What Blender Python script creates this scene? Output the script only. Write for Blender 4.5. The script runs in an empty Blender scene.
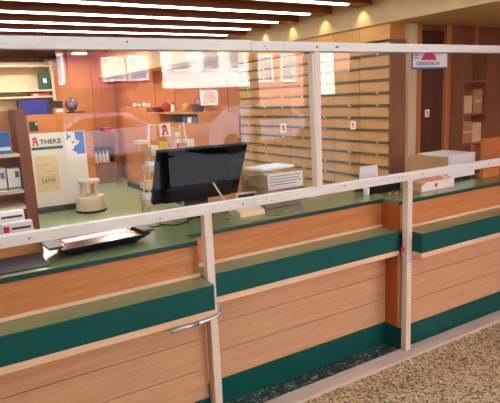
import bpy, bmesh, math, random
from mathutils import Vector, Matrix
random.seed(7)
SC = bpy.context.scene
COL = SC.collection
PI = math.pi

# ------------------------------------------------------------------ colour / materials
def lin(c):
    return tuple(((v/255)/12.92 if v/255 <= .04045 else ((v/255+.055)/1.055)**2.4) for v in c)
def c4(c): return (*lin(c), 1.0)

def new_mat(name):
    m = bpy.data.materials.new(name); m.use_nodes = True
    nt = m.node_tree
    return m, nt, nt.nodes['Principled BSDF']

def plain(name, col, rough=.5, metal=0, var=.06, scale=40, bump=0, spec=.5, coat=0):
    """plain painted / plastic surface with a little mottling"""
    m, nt, b = new_mat(name)
    tc = nt.nodes.new('ShaderNodeTexCoord')
    nz = nt.nodes.new('ShaderNodeTexNoise'); nz.inputs['Scale'].default_value = scale
    rp = nt.nodes.new('ShaderNodeValToRGB')
    a = lin(col)
    rp.color_ramp.elements[0].position = .3; rp.color_ramp.elements[1].position = .7
    rp.color_ramp.elements[0].color = (*[v*(1-var) for v in a], 1)
    rp.color_ramp.elements[1].color = (*[min(1, v*(1+var)) for v in a], 1)
    nt.links.new(tc.outputs['Object'], nz.inputs['Vector'])
    nt.links.new(nz.outputs['Fac'], rp.inputs['Fac'])
    nt.links.new(rp.outputs['Color'], b.inputs['Base Color'])
    b.inputs['Roughness'].default_value = rough
    b.inputs['Metallic'].default_value = metal
    b.inputs['Specular IOR Level'].default_value = spec
    b.inputs['Coat Weight'].default_value = coat
    if bump:
        bp = nt.nodes.new('ShaderNodeBump'); bp.inputs['Strength'].default_value = bump; bp.inputs['Distance'].default_value = .004
        nt.links.new(nz.outputs['Fac'], bp.inputs['Height']); nt.links.new(bp.outputs['Normal'], b.inputs['Normal'])
    return m

def wood(name, c1, c2, axis='X', fine=60, rough=.42, streak=18, coat=0.0, spec=.5):
    """straight grained timber, grain running along axis"""
    m, nt, b = new_mat(name)
    tc = nt.nodes.new('ShaderNodeTexCoord')
    mp = nt.nodes.new('ShaderNodeMapping')
    s = {'X': (1.2, streak, streak), 'Y': (streak, 1.2, streak), 'Z': (streak, streak, 1.2)}[axis]
    mp.inputs['Scale'].default_value = s
    nz = nt.nodes.new('ShaderNodeTexNoise'); nz.inputs['Scale'].default_value = 2.2; nz.inputs['Detail'].default_value = 6; nz.inputs['Distortion'].default_value = .4
    nf = nt.nodes.new('ShaderNodeTexNoise'); nf.inputs['Scale'].default_value = fine/6; nf.inputs['Detail'].default_value = 3
    mx = nt.nodes.new('ShaderNodeMath'); mx.operation = 'MULTIPLY_ADD'; mx.inputs[1].default_value = .45
    m2 = nt.nodes.new('ShaderNodeMath'); m2.operation = 'MULTIPLY'; m2.inputs[1].default_value = .6
    rp = nt.nodes.new('ShaderNodeValToRGB')
    rp.color_ramp.elements[0].position = .3; rp.color_ramp.elements[0].color = c4(c2)
    rp.color_ramp.elements[1].position = .72; rp.color_ramp.elements[1].color = c4(c1)
    L = nt.links.new
    L(tc.outputs['Object'], mp.inputs['Vector']); L(mp.outputs['Vector'], nz.inputs['Vector']); L(mp.outputs['Vector'], nf.inputs['Vector'])
    L(nz.outputs['Fac'], m2.inputs[0]); L(nf.outputs['Fac'], mx.inputs[0]); L(m2.outputs[0], mx.inputs[2])
    L(mx.outputs[0], rp.inputs['Fac']); L(rp.outputs['Color'], b.inputs['Base Color'])
    bp = nt.nodes.new('ShaderNodeBump'); bp.inputs['Strength'].default_value = .06; bp.inputs['Distance'].default_value = .002
    L(mx.outputs[0], bp.inputs['Height']); L(bp.outputs['Normal'], b.inputs['Normal'])
    b.inputs['Roughness'].default_value = rough
    b.inputs['Coat Weight'].default_value = coat
    b.inputs['Specular IOR Level'].default_value = spec
    return m

def clear(name, tint=(1, 1, 1), ior=1.45, wav=0.0, rough=0.0, boost=1.0):
    """thin clear sheet: lets light straight through, mirrors by Fresnel on both faces"""
    m = bpy.data.materials.new(name); m.use_nodes = True
    nt = m.node_tree; nt.nodes.clear(); L = nt.links.new
    out = nt.nodes.new('ShaderNodeOutputMaterial')
    tr = nt.nodes.new('ShaderNodeBsdfTransparent'); tr.inputs['Color'].default_value = (*tint, 1)
    gl = nt.nodes.new('ShaderNodeBsdfGlossy'); gl.inputs['Roughness'].default_value = rough
    ge = nt.nodes.new('ShaderNodeNewGeometry')
    mi = nt.nodes.new('ShaderNodeMapRange'); mi.inputs['To Min'].default_value = ior; mi.inputs['To Max'].default_value = 1/ior
    fr = nt.nodes.new('ShaderNodeFresnel')
    mu = nt.nodes.new('ShaderNodeMath'); mu.operation = 'MULTIPLY'; mu.inputs[1].default_value = boost; mu.use_clamp = True
    mx = nt.nodes.new('ShaderNodeMixShader')
    L(ge.outputs['Backfacing'], mi.inputs['Value']); L(mi.outputs['Result'], fr.inputs['IOR'])
    L(fr.outputs['Fac'], mu.inputs[0]); L(mu.outputs[0], mx.inputs['Fac'])
    L(tr.outputs[0], mx.inputs[1]); L(gl.outputs[0], mx.inputs[2]); L(mx.outputs[0], out.inputs['Surface'])
    if wav:
        tc = nt.nodes.new('ShaderNodeTexCoord'); nz = nt.nodes.new('ShaderNodeTexNoise'); nz.inputs['Scale'].default_value = 5.0
        bp = nt.nodes.new('ShaderNodeBump'); bp.inputs['Strength'].default_value = wav; bp.inputs['Distance'].default_value = .01
        L(tc.outputs['Object'], nz.inputs['Vector']); L(nz.outputs['Fac'], bp.inputs['Height']); L(bp.outputs['Normal'], gl.inputs['Normal'])
    return m

def lamp(name, col, strength):
    m = bpy.data.materials.new(name); m.use_nodes = True
    nt = m.node_tree; nt.nodes.clear()
    e = nt.nodes.new('ShaderNodeEmission'); e.inputs['Color'].default_value = (*col, 1); e.inputs['Strength'].default_value = strength
    o = nt.nodes.new('ShaderNodeOutputMaterial'); nt.links.new(e.outputs[0], o.inputs['Surface'])
    return m

def terrazzo(name, stops, scale, rough=.35):
    m, nt, b = new_mat(name); L = nt.links.new
    tc = nt.nodes.new('ShaderNodeTexCoord'); vo = nt.nodes.new('ShaderNodeTexVoronoi'); vo.inputs['Scale'].default_value = scale
    sp = nt.nodes.new('ShaderNodeSeparateColor'); rp = nt.nodes.new('ShaderNodeValToRGB'); rp.color_ramp.interpolation = 'CONSTANT'
    els = rp.color_ramp.elements
    els[0].position = 0; els[0].color = c4(stops[0][1]); els[1].position = stops[1][0]; els[1].color = c4(stops[1][1])
    for p, c in stops[2:]:
        e = els.new(p); e.color = c4(c)
    L(tc.outputs['Object'], vo.inputs['Vector']); L(vo.outputs['Color'], sp.inputs['Color']); L(sp.outputs['Red'], rp.inputs['Fac'])
    L(rp.outputs['Color'], b.inputs['Base Color']); b.inputs['Roughness'].default_value = rough
    return m

def tiles(name, c1, c2, cm, size, mortar=.02, rough=.6, bw=.5, rh=.5):
    m, nt, b = new_mat(name); L = nt.links.new
    tc = nt.nodes.new('ShaderNodeTexCoord'); br = nt.nodes.new('ShaderNodeTexBrick')
    br.offset = 0; br.inputs['Scale'].default_value = 1/size; br.inputs['Mortar Size'].default_value = mortar
    br.inputs['Brick Width'].default_value = bw; br.inputs['Row Height'].default_value = rh
    br.inputs['Color1'].default_value = c4(c1); br.inputs['Color2'].default_value = c4(c2); br.inputs['Mortar'].default_value = c4(cm)
    L(tc.outputs['Object'], br.inputs['Vector']); L(br.outputs['Color'], b.inputs['Base Color'])
    b.inputs['Roughness'].default_value = rough
    return m

M = {}
M['pine'] = wood('raw_pine', (222, 220, 214), (204, 200, 193), 'X', rough=.65, spec=.3)
M['pine_z'] = wood('raw_pine_upright', (226, 214, 200), (204, 188, 170), 'Z', rough=.65, spec=.3)
M['pine_grey'] = wood('raw_pine_floor', (212, 198, 186), (186, 170, 158), 'X', rough=.7, spec=.3)
M['beech'] = wood('beech_panel', (202, 140, 84), (174, 108, 58), 'X', rough=.4)
M['beech_low'] = wood('beech_board', (206, 166, 126), (184, 140, 102), 'X', rough=.45)
M['beech_z'] = wood('beech_side', (190, 96, 44), (160, 74, 30), 'Z', rough=.4)
M['lip'] = wood('pale_beech_lip', (230, 200, 168), (208, 174, 140), 'X', rough=.5)
M['green'] = plain('dark_green_laminate', (10, 80, 75), rough=.4, var=.03, scale=8, spec=.2)
M['green_top_reflect'] = plain('green_laminate_olive_reflection', (112, 124, 80), rough=.24, var=.03, scale=14, spec=1.0)  # dark green laminate with its olive reflections mixed into the base colour
M['green_edge'] = plain('green_edge_band', (0, 66, 58), rough=.4, var=.03)
M['drawer'] = wood('drawer_front_alder', (246, 190, 128), (232, 168, 102), 'Y', rough=.34)
M['alder_z'] = wood('alder_panel', (216, 142, 84), (196, 118, 62), 'Z', rough=.32)
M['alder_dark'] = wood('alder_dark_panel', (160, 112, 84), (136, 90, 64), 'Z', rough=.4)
M['alder_x'] = wood('alder_board', (214, 136, 72), (192, 110, 52), 'X', rough=.35)
M['cherry'] = wood('red_cherry_panel', (214, 138, 90), (192, 114, 70), 'Z', rough=.3)
M['upright'] = wood('brown_upright', (150, 84, 56), (122, 62, 40), 'Z', rough=.45)
M['beam'] = wood('stained_beam', (170, 92, 46), (138, 66, 28), 'X', rough=.5)
M['fascia'] = plain('pale_beech_fascia', (226, 188, 128), rough=.5, var=.05, scale=6)
M['glow_wood'] = wood('honey_panel_lamp_glow', (240, 176, 74), (226, 152, 52), 'Z', rough=.35)  # yellow lamp glow on the upper cupboards is put into this wood colour
M['railgrey'] = plain('grey_drawer_rail', (112, 118, 100), rough=.4, metal=.3)
M['carpet'] = tiles('green_floor_tiles', (146, 162, 118), (158, 174, 130), (118, 136, 96), .16, mortar=.03, rough=.32)
M['terrazzo'] = terrazzo('speckled_floor', [(0, (92, 78, 58)), (.2, (184, 158, 114)), (.55, (206, 184, 144)), (.82, (126, 104, 74)), (.92, (226, 214, 192))], 95, .45)
M['terrazzo_shade'] = terrazzo('shaded_speckled_floor', [(0, (30, 44, 44)), (.35, (62, 80, 76)), (.6, (24, 34, 34)), (.75, (110, 124, 118)), (.92, (170, 176, 168))], 80, .35)
M['skirt'] = plain('dark_green_skirting', (44, 66, 48), rough=.5)
M['cream'] = plain('cream_paint', (228, 206, 166), rough=.6)
M['white'] = plain('white_paper', (238, 236, 230), rough=.6, var=.02)
M['plaster'] = plain('white_plaster', (226, 220, 210), rough=.8, var=.03)
M['ceil'] = plain('brown_ceiling', (104, 52, 24), rough=.7)
M['black'] = plain('black_plastic', (10, 11, 14), rough=.4, var=.1, spec=.25)
M['screen'] = plain('black_gloss', (5, 7, 14), rough=.25, var=.1, spec=.06)
M['darkgrey'] = plain('dark_grey_plastic', (40, 44, 48), rough=.4)
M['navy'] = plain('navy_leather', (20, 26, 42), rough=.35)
M['ink'] = plain('navy_ink', (30, 34, 78), rough=.6)
M['inkgrey'] = plain('grey_ink', (120, 118, 130), rough=.6)
M['red'] = plain('signal_red', (205, 22, 48), rough=.45, var=.02)
M['magenta'] = plain('magenta_print', (206, 40, 120), rough=.5)
M['blue'] = plain('blue_print', (38, 104, 176), rough=.5, var=.03)
M['bluebinder'] = plain('blue_binder', (52, 52, 150), rough=.5)
M['darkbinder'] = plain('dark_binder', (40, 38, 66), rough=.5)
M['redbinder'] = plain('red_binder', (200, 40, 44), rough=.5)
M['greenbinder'] = plain('green_binder', (40, 84, 62), rough=.5)
M['posterwhite'] = plain('poster_white', (232, 226, 216), rough=.5, var=.02, scale=4)
M['posterbeige'] = plain('beige_sheet', (230, 206, 160), rough=.6, var=.02)
M['postergreen'] = plain('poster_green', (50, 118, 78), rough=.5)
M['stool'] = plain('cream_plastic', (226, 206, 178), rough=.45, var=.02)
M['rubber'] = plain('dark_rubber', (60, 46, 38), rough=.7)
M['steel'] = plain('zinc_steel', (190, 194, 200), rough=.28, metal=.85, var=.08)
M['screw'] = plain('screw_steel', (92, 82, 78), rough=.4, metal=.6)
M['standwood'] = wood('pale_stand_wood', (238, 214, 176), (218, 190, 146), 'X', rough=.5)
M['cardboard'] = plain('brown_cardboard', (198, 150, 108), rough=.75, var=.06)
M['paleblue'] = plain('pale_blue_carton', (236, 241, 247), rough=.5, var=.02)
M['pinkish'] = plain('pink_pack', (224, 150, 130), rough=.5)
M['yellow'] = plain('yellow_pack', (236, 196, 62), rough=.5)
M['orange'] = plain('orange_pack', (226, 120, 54), rough=.5)
M['brass'] = plain('brown_lacquer', (150, 92, 36), rough=.14, metal=.75, var=.2, scale=9)
M['brownleather'] = plain('brown_handle', (74, 44, 28), rough=.4)
M['purple'] = plain('purple_glaze', (112, 82, 140), rough=.25)
M['apple'] = plain('red_glaze', (196, 58, 52), rough=.25)
M['lemon'] = plain('yellow_glaze', (220, 180, 48), rough=.25)
M['basket'] = plain('grey_wicker', (88, 92, 84), rough=.7, var=.4, scale=120)
M['darkbrown'] = wood('dark_door', (92, 56, 50), (66, 38, 36), 'Z', rough=.2)
M['globe'] = plain('grey_globe_glass', (120, 108, 116), rough=.12, var=.3, scale=14)
M['acrylic'] = clear('clear_acrylic', (.96, .96, .95), 1.5)
M['pane'] = clear('plexiglass', (.985, .98, .975), 1.49, wav=.012, boost=1.0)
M['glass'] = clear('shop_window_glass', (.95, .97, .96), 1.45)
M['strip'] = lamp('strip_diffuser', (.90, .96, 1.0), 13.0)
M['fill_lens'] = lamp('fill_light_lens', (1.0, .97, .92), 140.0)
M['housewhite'] = plain('white_render', (244, 242, 236), rough=.9, var=.04, scale=1.2)
M['housered'] = plain('red_render', (168, 82, 80), rough=.9, var=.08, scale=1.2)
M['houserose'] = plain('rose_render', (196, 130, 116), rough=.9, var=.08, scale=1.2)
M['housewin'] = plain('pale_curtained_glass', (150, 166, 184), rough=.2, var=.15, scale=2)
M['housedim'] = plain('dim_window_glass', (176, 176, 178), rough=.2, var=.3, scale=2)
M['plinth'] = plain('brown_plinth', (62, 42, 38), rough=.9, var=.1, scale=2)
M['asphalt'] = plain('asphalt', (52, 54, 60), rough=.9, var=.15, scale=30)
M['carpaint'] = plain('silver_car_paint', (120, 122, 140), rough=.3, metal=.2, var=.02)

# ------------------------------------------------------------------ mesh helpers
def BM(): return bmesh.new()
def box(bm, x0, x1, y0, y1, z0, z1, bev=0, mi=0):
    r = bmesh.ops.create_cube(bm, size=1)
    vs = r['verts']
    for v in vs:
        v.co = Vector(((x0+x1)/2 + v.co.x*(x1-x0), (y0+y1)/2 + v.co.y*(y1-y0), (z0+z1)/2 + v.co.z*(z1-z0)))
    fs = {f for v in vs for f in v.link_faces}
    for f in fs: f.material_index = mi
    if bev:
        es = list({e for v in vs for e in v.link_edges})
        bmesh.ops.bevel(bm, geom=es, offset=bev, segments=2, affect='EDGES', profile=.5)
    return bm
def B(*a, **k): return box(BM(), *a, **k)

def prism(bm, pts, axis, a, b, mi=0):
    """closed outline pts (2D) extruded along axis from a to b. X: (y,z)  Y: (x,z)  Z: (x,y)"""
    def P(p, t):
        return {'X': (t, p[0], p[1]), 'Y': (p[0], t, p[1]), 'Z': (p[0], p[1], t)}[axis]
    va = [bm.verts.new(P(p, a)) for p in pts]; vb = [bm.verts.new(P(p, b)) for p in pts]
    n = len(pts)
    fs = [bm.faces.new(va), bm.faces.new(list(reversed(vb)))]
    for i in range(n):
        fs.append(bm.faces.new((va[i], vb[i], vb[(i+1) % n], va[(i+1) % n])))
    for f in fs: f.material_index = mi
    bmesh.ops.recalc_face_normals(bm, faces=fs)
    return bm

def lathe(bm, prof, cx=0, cy=0, cz=0, n=28, mi=0, loop=False):
    rings = []
    for r, z in prof:
        if r < 1e-6: rings.append([bm.verts.new((cx, cy, cz+z))])
        else: rings.append([bm.verts.new((cx+r*math.cos(2*PI*i/n), cy+r*math.sin(2*PI*i/n), cz+z)) for i in range(n)])
    for a, b in (zip(rings, rings[1:]+rings[:1]) if loop else zip(rings, rings[1:])):
        for i in range(n):
            j = (i+1) % n
            if len(a) == 1 and len(b) == 1: continue
            if len(a) == 1: f = bm.faces.new((a[0], b[j], b[i]))
            elif len(b) == 1: f = bm.faces.new((a[i], a[j], b[0]))
            else: f = bm.faces.new((a[i], a[j], b[j], b[i]))
            f.smooth = True; f.material_index = mi
    for ring, rev in ((rings[0], True), (rings[-1], False)):
        if len(ring) > 1 and not loop:
            f = bm.faces.new(list(reversed(ring)) if rev else ring); f.material_index = mi
    bm.normal_update()
    for e in bm.edges:
        if len(e.link_faces) == 2 and e.calc_face_angle(0) > .6: e.smooth = False
    return bm

def tube(bm, pts, r, n=10, mi=0):
    pts = [Vector(p) for p in pts]
    rr = r if isinstance(r, (list, tuple)) else [r]*len(pts)
    rings = []
    up = Vector((0.13, 0.2, 1)).normalized()
    for i, p in enumerate(pts):
        d = (pts[min(i+1, len(pts)-1)] - pts[max(i-1, 0)]).normalized()
        if abs(d.dot(up)) > .95: up = Vector((1, .1, 0)).normalized()
        s = d.cross(up).normalized(); t = s.cross(d).normalized()
        rings.append([bm.verts.new(p + s*rr[i]*math.cos(2*PI*k/n) + t*rr[i]*math.sin(2*PI*k/n)) for k in range(n)])
    for a, b in zip(rings, rings[1:]):
        for k in range(n):
            f = bm.faces.new((a[k], a[(k+1) % n], b[(k+1) % n], b[k])); f.smooth = True; f.material_index = mi
    bm.faces.new(list(reversed(rings[0]))).material_index = mi; bm.faces.new(rings[-1]).material_index = mi
    bmesh.ops.recalc_face_normals(bm, faces=bm.faces)
    return bm

def curve_pts(ps, k=6):
    """Catmull-Rom through ps"""
    ps = [Vector(p) for p in ps]; out = []
    q = [ps[0]*2-ps[1]] + ps + [ps[-1]*2-ps[-2]]
    for i in range(1, len(q)-2):
        for j in range(k):
            t = j/k; a, b, c, d = q[i-1:i+3]
            out.append(.5*((2*b)+(c-a)*t+(2*a-5*b+4*c-d)*t*t+(3*b-a-3*c+d)*t**3))
    out.append(ps[-1]); return out

def base_of(o):
    v = Vector((0, 0, 0))
    while o is not None:
        v += o.location; o = o.parent
    return v

def obj(name, bm, mats, parent=None, world=True, label=None):
    """link the bmesh as ONE mesh object; world=True: coordinates are room coordinates"""
    me = bpy.data.meshes.new(name)
    if world and parent is not None:
        bmesh.ops.translate(bm, verts=bm.verts, vec=-base_of(parent))
    bm.to_mesh(me); bm.free()
    if not isinstance(mats, (list, tuple)): mats = [mats]
    for m in mats: me.materials.append(M[m])
    o = bpy.data.objects.new(name, me); COL.objects.link(o)
    if parent is not None: o.parent = parent
    if label: o['label'] = label
    return o

def thing(name, label, cat, loc=(0, 0, 0), rz=0, group=None):
    o = bpy.data.objects.new(name, None); COL.objects.link(o)
    o.empty_display_size = .05
    o.location = loc; o.rotation_euler = (0, 0, rz)
    o['label'] = label; o['category'] = cat
    if group: o['group'] = group
    return o

def tag(o, label, cat, group=None):
    o['label'] = label; o['category'] = cat
    if group: o['group'] = group
    return o

def single(name, bm, mats, label, cat, loc, group=None, rz=0, world=True):
    """a thing that is one mesh, origin at its base"""
    if world: bmesh.ops.translate(bm, verts=bm.verts, vec=-Vector(loc))
    o = obj(name, bm, mats, None); o.location = loc; o.rotation_euler = (0, 0, rz)
    return tag(o, label, cat, group)

def struct(name, bm, mats, parent=None):
    o = obj(name, bm, mats, parent)
    if parent is None: o['kind'] = 'structure'
    return o

def copy_tree(o, parent=None):
    c = o.copy(); COL.objects.link(c)
    if parent is not None: c.parent = parent
    for ch in list(o.children): copy_tree(ch, c)
    return c

def text(name, s, size, mat, parent, loc, rot=(PI/2, 0, 0), sx=1.0, align='LEFT', bold=.0):
    cu = bpy.data.curves.new(name, 'FONT'); cu.body = s; cu.size = size; cu.extrude = .0008; cu.align_x = align; cu.offset = bold
    cu.materials.append(M[mat])
    tmp = bpy.data.objects.new(name+'_curve', cu); COL.objects.link(tmp)
    bpy.context.view_layer.update()
    me = bpy.data.meshes.new_from_object(tmp.evaluated_get(bpy.context.evaluated_depsgraph_get()))
    bpy.data.objects.remove(tmp); bpy.data.curves.remove(cu)
    me.transform(Matrix.Translation(Vector(loc) - base_of(parent)) @ Matrix.Rotation(PI/2, 4, 'X') @ Matrix.Diagonal((sx, 1, 1, 1)))
    o = bpy.data.objects.new(name, me); COL.objects.link(o); o.parent = parent
    return o

# the red gothic A of the pharmacies, outline in a unit square
A1 = [(0, 0), (.30, 0), (.35, .10), (.28, .20), (.47, .84), (.36, 1.0), (.20, .92), (.25, .76), (.10, .20)]
A2 = [(.36, 1.0), (.62, 1.0), (.72, .88), (.87, .16), (1.0, .10), (.95, 0), (.60, 0), (.64, .12), (.47, .84)]
A3 = [(.30, .36), (.60, .36), (.57, .52), (.36, .52)]
A4 = [(.02, .66), (.08, .90), (.30, 1.0), (.36, .98), (.30, .84), (.18, .80), (.14, .64)]
def add_A(bm, x, y, z, w, h, mi=1, t=.0012):
    """logo facing -Y at front plane y"""
    for P in (A1, A2, A3, A4):
        prism(bm, [(x+p[0]*w, z+p[1]*h) for p in P], 'Y', y-t, y, mi)
    return bm

# ------------------------------------------------------------------ SETTING
XW, YB, YF, ZC = -3.2, 9.8, -3.6, 2.6
struct('floor', B(XW, 4.3, YF, .10, -.1, 0), 'terrazzo')
struct('floor.001', B(XW, 4.3, .10, YB, -.1, 0), 'carpet')
struct('trim_1', B(-.045, 1.278, .034, .1615, 0, .002), 'terrazzo_shade')      # recess strip of the speckled floor, shade and greenish reflection put into the colour
struct('ceiling', B(XW, 4.3, YF-.1, YB, ZC, ZC+.2), 'ceil')
struct('wall_left', B(XW-.15, XW, YF, YB, 0, ZC), 'alder_z')
struct('wall_back', B(XW, 4.3, YB, YB+.15, 0, ZC), 'alder_z')
struct('wall_right', B(2.55, 2.7, 1.2, YB, 0, ZC), 'cherry')
struct('wall_far_right', B(4.3, 4.45, YF, 1.2, 0, ZC), 'alder_z')
# wall facing the street: sill, posts, head and panes
struct('wall_front', B(XW, 4.3, YF-.1, YF, 0, .35), 'plaster')
struct('trim_2', B(XW, 4.3, YF-.1, YF, 2.42, ZC), 'darkgrey')
struct('wall_front_left', B(XW, .10, YF-.1, YF, .35, 2.42), 'plaster')  # unseen wall piece, closed here to cut the daylight from the street
for i, x in enumerate((.10, 1.24, 2.54, 4.22)):
    struct('trim_%d' % (3+i), B(x, x+.08, YF-.1, YF, .35, 2.42), 'darkgrey')
for i, (a, b) in enumerate(((.18, 1.24), (1.32, 2.54), (2.62, 4.22))):
    struct('window_%d' % (1+i), B(a, b, YF-.06, YF-.05, .35, 2.42), 'glass')
# wall on the near side of the drawer wall (behind the right hand till): cream post, jamb, dark door, panels
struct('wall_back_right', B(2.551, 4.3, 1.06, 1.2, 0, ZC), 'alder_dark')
struct('trim_7', B(2.372, 2.466, .985, 1.034, 0, 2.13), 'cream')
struct('trim_8', B(2.476, 2.528, .99, 1.06, 0, 2.13), 'alder_x')
d = struct('door_1', B(2.53, 2.835, 1.02, 1.06, 0, 2.08), 'darkbrown')
obj('door_panel', B(2.64, 2.72, 1.014, 1.02, .2, 2.0, .002), 'darkbrown', d)
struct('trim_9', B(2.836, 2.90, .99, 1.06, 0, 2.13), 'alder_z')
struct('trim_10', B(3.22, 3.27, 1.0, 1.06, 0, 2.13), 'alder_z')
# soffit over the drawer wall
struct('trim_11', B(2.2, 4.3, -1.4, YB, 2.135, ZC), 'fascia')
# panel joints of the upper right wall
for i, y in enumerate((4.35, 5.25, 6.15, 7.05, 7.95, 8.85)):
    struct('trim_%d' % (12+i), B(2.544, 2.55, y, y+.012, 1.45, 2.135), 'alder_dark')
struct('baseboard_right', B(2.19, 2.2, 3.5, 7.95, 0, .10), 'skirt')

# ceiling beams with a strip lamp under each
words_ = ['nearest the street windows', 'second from the street windows', 'third from the street windows', 'fourth from the street windows']
ys = [-2.77+.5*i for i in range(14)]
ordn = ['first','second','third','fourth','fifth','sixth','seventh','eighth','ninth','tenth','eleventh','twelfth','thirteenth','fourteenth','fifteenth','sixteenth','seventeenth','eighteenth','nineteenth','twentieth','twenty-first','twenty-second','twenty-third','twenty-fourth','twenty-fifth']
lt0 = None
for i, y in enumerate(ys):
    struct('trim_%d' % (20+i), B(XW, 2.2, y, y+.16, 2.30, ZC), 'beam')
    if lt0 is None:
        lt0 = thing('ceiling_strip_light', 'x', 'ceiling light', (-.6, y+.1, 2.30), 0, 'strip lights under the ceiling beams')
        obj('housing', B(-2.9, 1.98, y+.005, y+.055, 2.296, 2.3005), 'white', lt0)
        obj('diffuser', B(-2.88, 1.96, y+.01, y+.048, 2.287, 2.2965), 'strip', lt0)
        t = lt0
    else:
        t = copy_tree(lt0); t.location = (-.6, y+.1, 2.30)
    t['label'] = 'white strip light under the %s brown ceiling beam from the street windows' % ordn[i]

# added round fill lights, out of view, to brighten the back room
dl = None
dn = ['over the poster sideboard', 'over the step stool', 'over the niche cabinet', 'over the bookcase', 'over the reddish cupboard']
for i, (x, y) in enumerate(((.2, 5.4), (1.2, 5.2), (1.5, 6.8), (.3, 7.4), (1.6, 8.3))):
    if dl is None:
        dl = thing('fill_light', 'x', 'ceiling light', (x, y, ZC-.03), 0, 'added fill lights of the back room')
        obj('ring', lathe(BM(), [(.13, -.02), (.15, -.02), (.15, .0305), (.13, .0305)], x, y, ZC-.03, loop=True), 'white', dl)
        obj('lens', lathe(BM(), [(0, -.018), (.129, -.018), (.129, -.005), (0, -.005)], x, y, ZC-.03), 'fill_lens', dl); t = dl
    else:
        t = copy_tree(dl); t.location = (x, y, ZC-.03)
    t['label'] = 'added round fill light ' + dn[i]

# ------------------------------------------------------------------ COUNTER
ZT, ZS, ZL, ZG, ZTR, ZK = .95, .928, .7725, .6535, .623, .1505
XL, XM = -.046, 1.2785
def counter(name, label, x0, x1, yp, yl, ylf, ylb, lx0, lx1, sidemat=None):
    """yp: lower panel face, yl: upper panel face, ylf/ylb: ledge front/back"""
    t = thing(name, label, 'counter', ((x0+x1)/2, yp+.3, 0))
    obj('carcase', B(x0+.012, x1-.012, max(yp, yl)+.02, .80, .02, .927), 'beech_z', t)
    obj('upper_panel', B(x0, x1, yl, yl+.02, ZL-.02, ZS-.001), 'beech', t)
    z = ZTR
    h = (ZTR-ZK)/3
    for k in range(3):
        obj('front_board', B(x0, x1, yp, yp+.02, z-h+.0025, z-.0005, .0012), 'beech_low', t); z -= h
    obj('kickboard', B(x0, x1, yp-.001, yp+.02, .003, ZK-.001, .002), 'green', t)
    lg = obj('ledge', B(lx0, lx1, ylf, yp+.021, ZG, ZL, .0025), 'green', t)
    obj('ledge_trim', B(lx0, lx1, ylf+.001, yp+.02, ZTR, ZG-.0005, .001), 'lip', t)
    obj('back_lip', B(lx0, lx1, yl-.012, yl, ZL, ZL+.016, .002), 'lip', t)
    obj('ledge_top', B(lx0+.001, lx1-.001, ylf+.002, yl-.0005, ZL-.0005, ZL+.0012), 'green_top_reflect', lg)
    return t
ctl = counter('counter_unit', 'wooden shop counter unit with green ledge, under the black tray', -2.6, XL, .042, .068, -.084, .058, -2.6, XL)
ctm = counter('counter_unit', 'recessed middle counter unit between the two wooden posts, with green ledge', XL+.003, XM-.002, .162, .198, .046, .186, XL+.004, XM-.002)
ctr_ = counter('counter_unit', 'protruding wooden counter unit under the white box and cardboard tray', XM, 2.9, .044, .068, -.084, .058, 1.3195, 2.9)
obj('side_panel', B(XM-.0015, XM+.016, .0645, .80, ZK, ZS-.001), 'beech_z', ctr_)
obj('side_kickboard', B(XM-.0012, XM+.016, .0645, .70, .003, ZK-.001), 'green', ctr_)

def worktop(label, x0, x1, y0):
    t = thing('worktop', label, 'worktop', ((x0+x1)/2, (y0+.85)/2, ZS))
    obj('slab', B(x0, x1, y0+.002, .85, ZS, ZT, .001), 'green_top_reflect', t)
    obj('edge_band', B(x0, x1, y0, y0+.003, ZS, ZT-.0006, .0008), 'green_edge', t, label='dark green edge strip')
    return t
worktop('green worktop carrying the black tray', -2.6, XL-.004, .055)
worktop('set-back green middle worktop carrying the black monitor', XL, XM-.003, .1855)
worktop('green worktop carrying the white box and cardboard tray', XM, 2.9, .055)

# wall shelf with cartons beside the dark door
rk = thing('wall_shelf', 'brown wall shelf of pale cartons beside the dark door', 'shelf', (3.06, .96, 1.1))
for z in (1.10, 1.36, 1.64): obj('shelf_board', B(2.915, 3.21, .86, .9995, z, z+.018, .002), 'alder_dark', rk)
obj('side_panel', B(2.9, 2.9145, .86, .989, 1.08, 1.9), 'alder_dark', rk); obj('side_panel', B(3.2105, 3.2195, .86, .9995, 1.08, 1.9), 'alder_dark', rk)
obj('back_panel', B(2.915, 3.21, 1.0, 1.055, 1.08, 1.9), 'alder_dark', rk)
for k, (xa, xb, z, h, m) in enumerate(((2.93, 3.06, 1.1185, .19, 'cardboard'), (3.07, 3.19, 1.1185, .17, 'posterbeige'), (2.93, 3.05, 1.3785, .15, 'posterbeige'), (3.07, 3.19, 1.3785, .2, 'cardboard'))):
    t = thing('carton', ['brown carton on the lower board nearest the dark door', 'beige carton on the lower board, far side of brown carton', 'beige carton on the middle board nearest the dark door', 'brown carton on the middle board, far side of beige carton'][k] + ' of the wall shelf', 'carton', ((xa+xb)/2, .93, z), 0, 'cartons on the wall shelf')
    obj('body', B(xa, xb, .88, .99, z, z+h, .002), m, t); obj('tape', B(xa+.01, xb-.01, .8785, .8798, z+h*.45, z+h*.55), 'cream', t)

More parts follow.
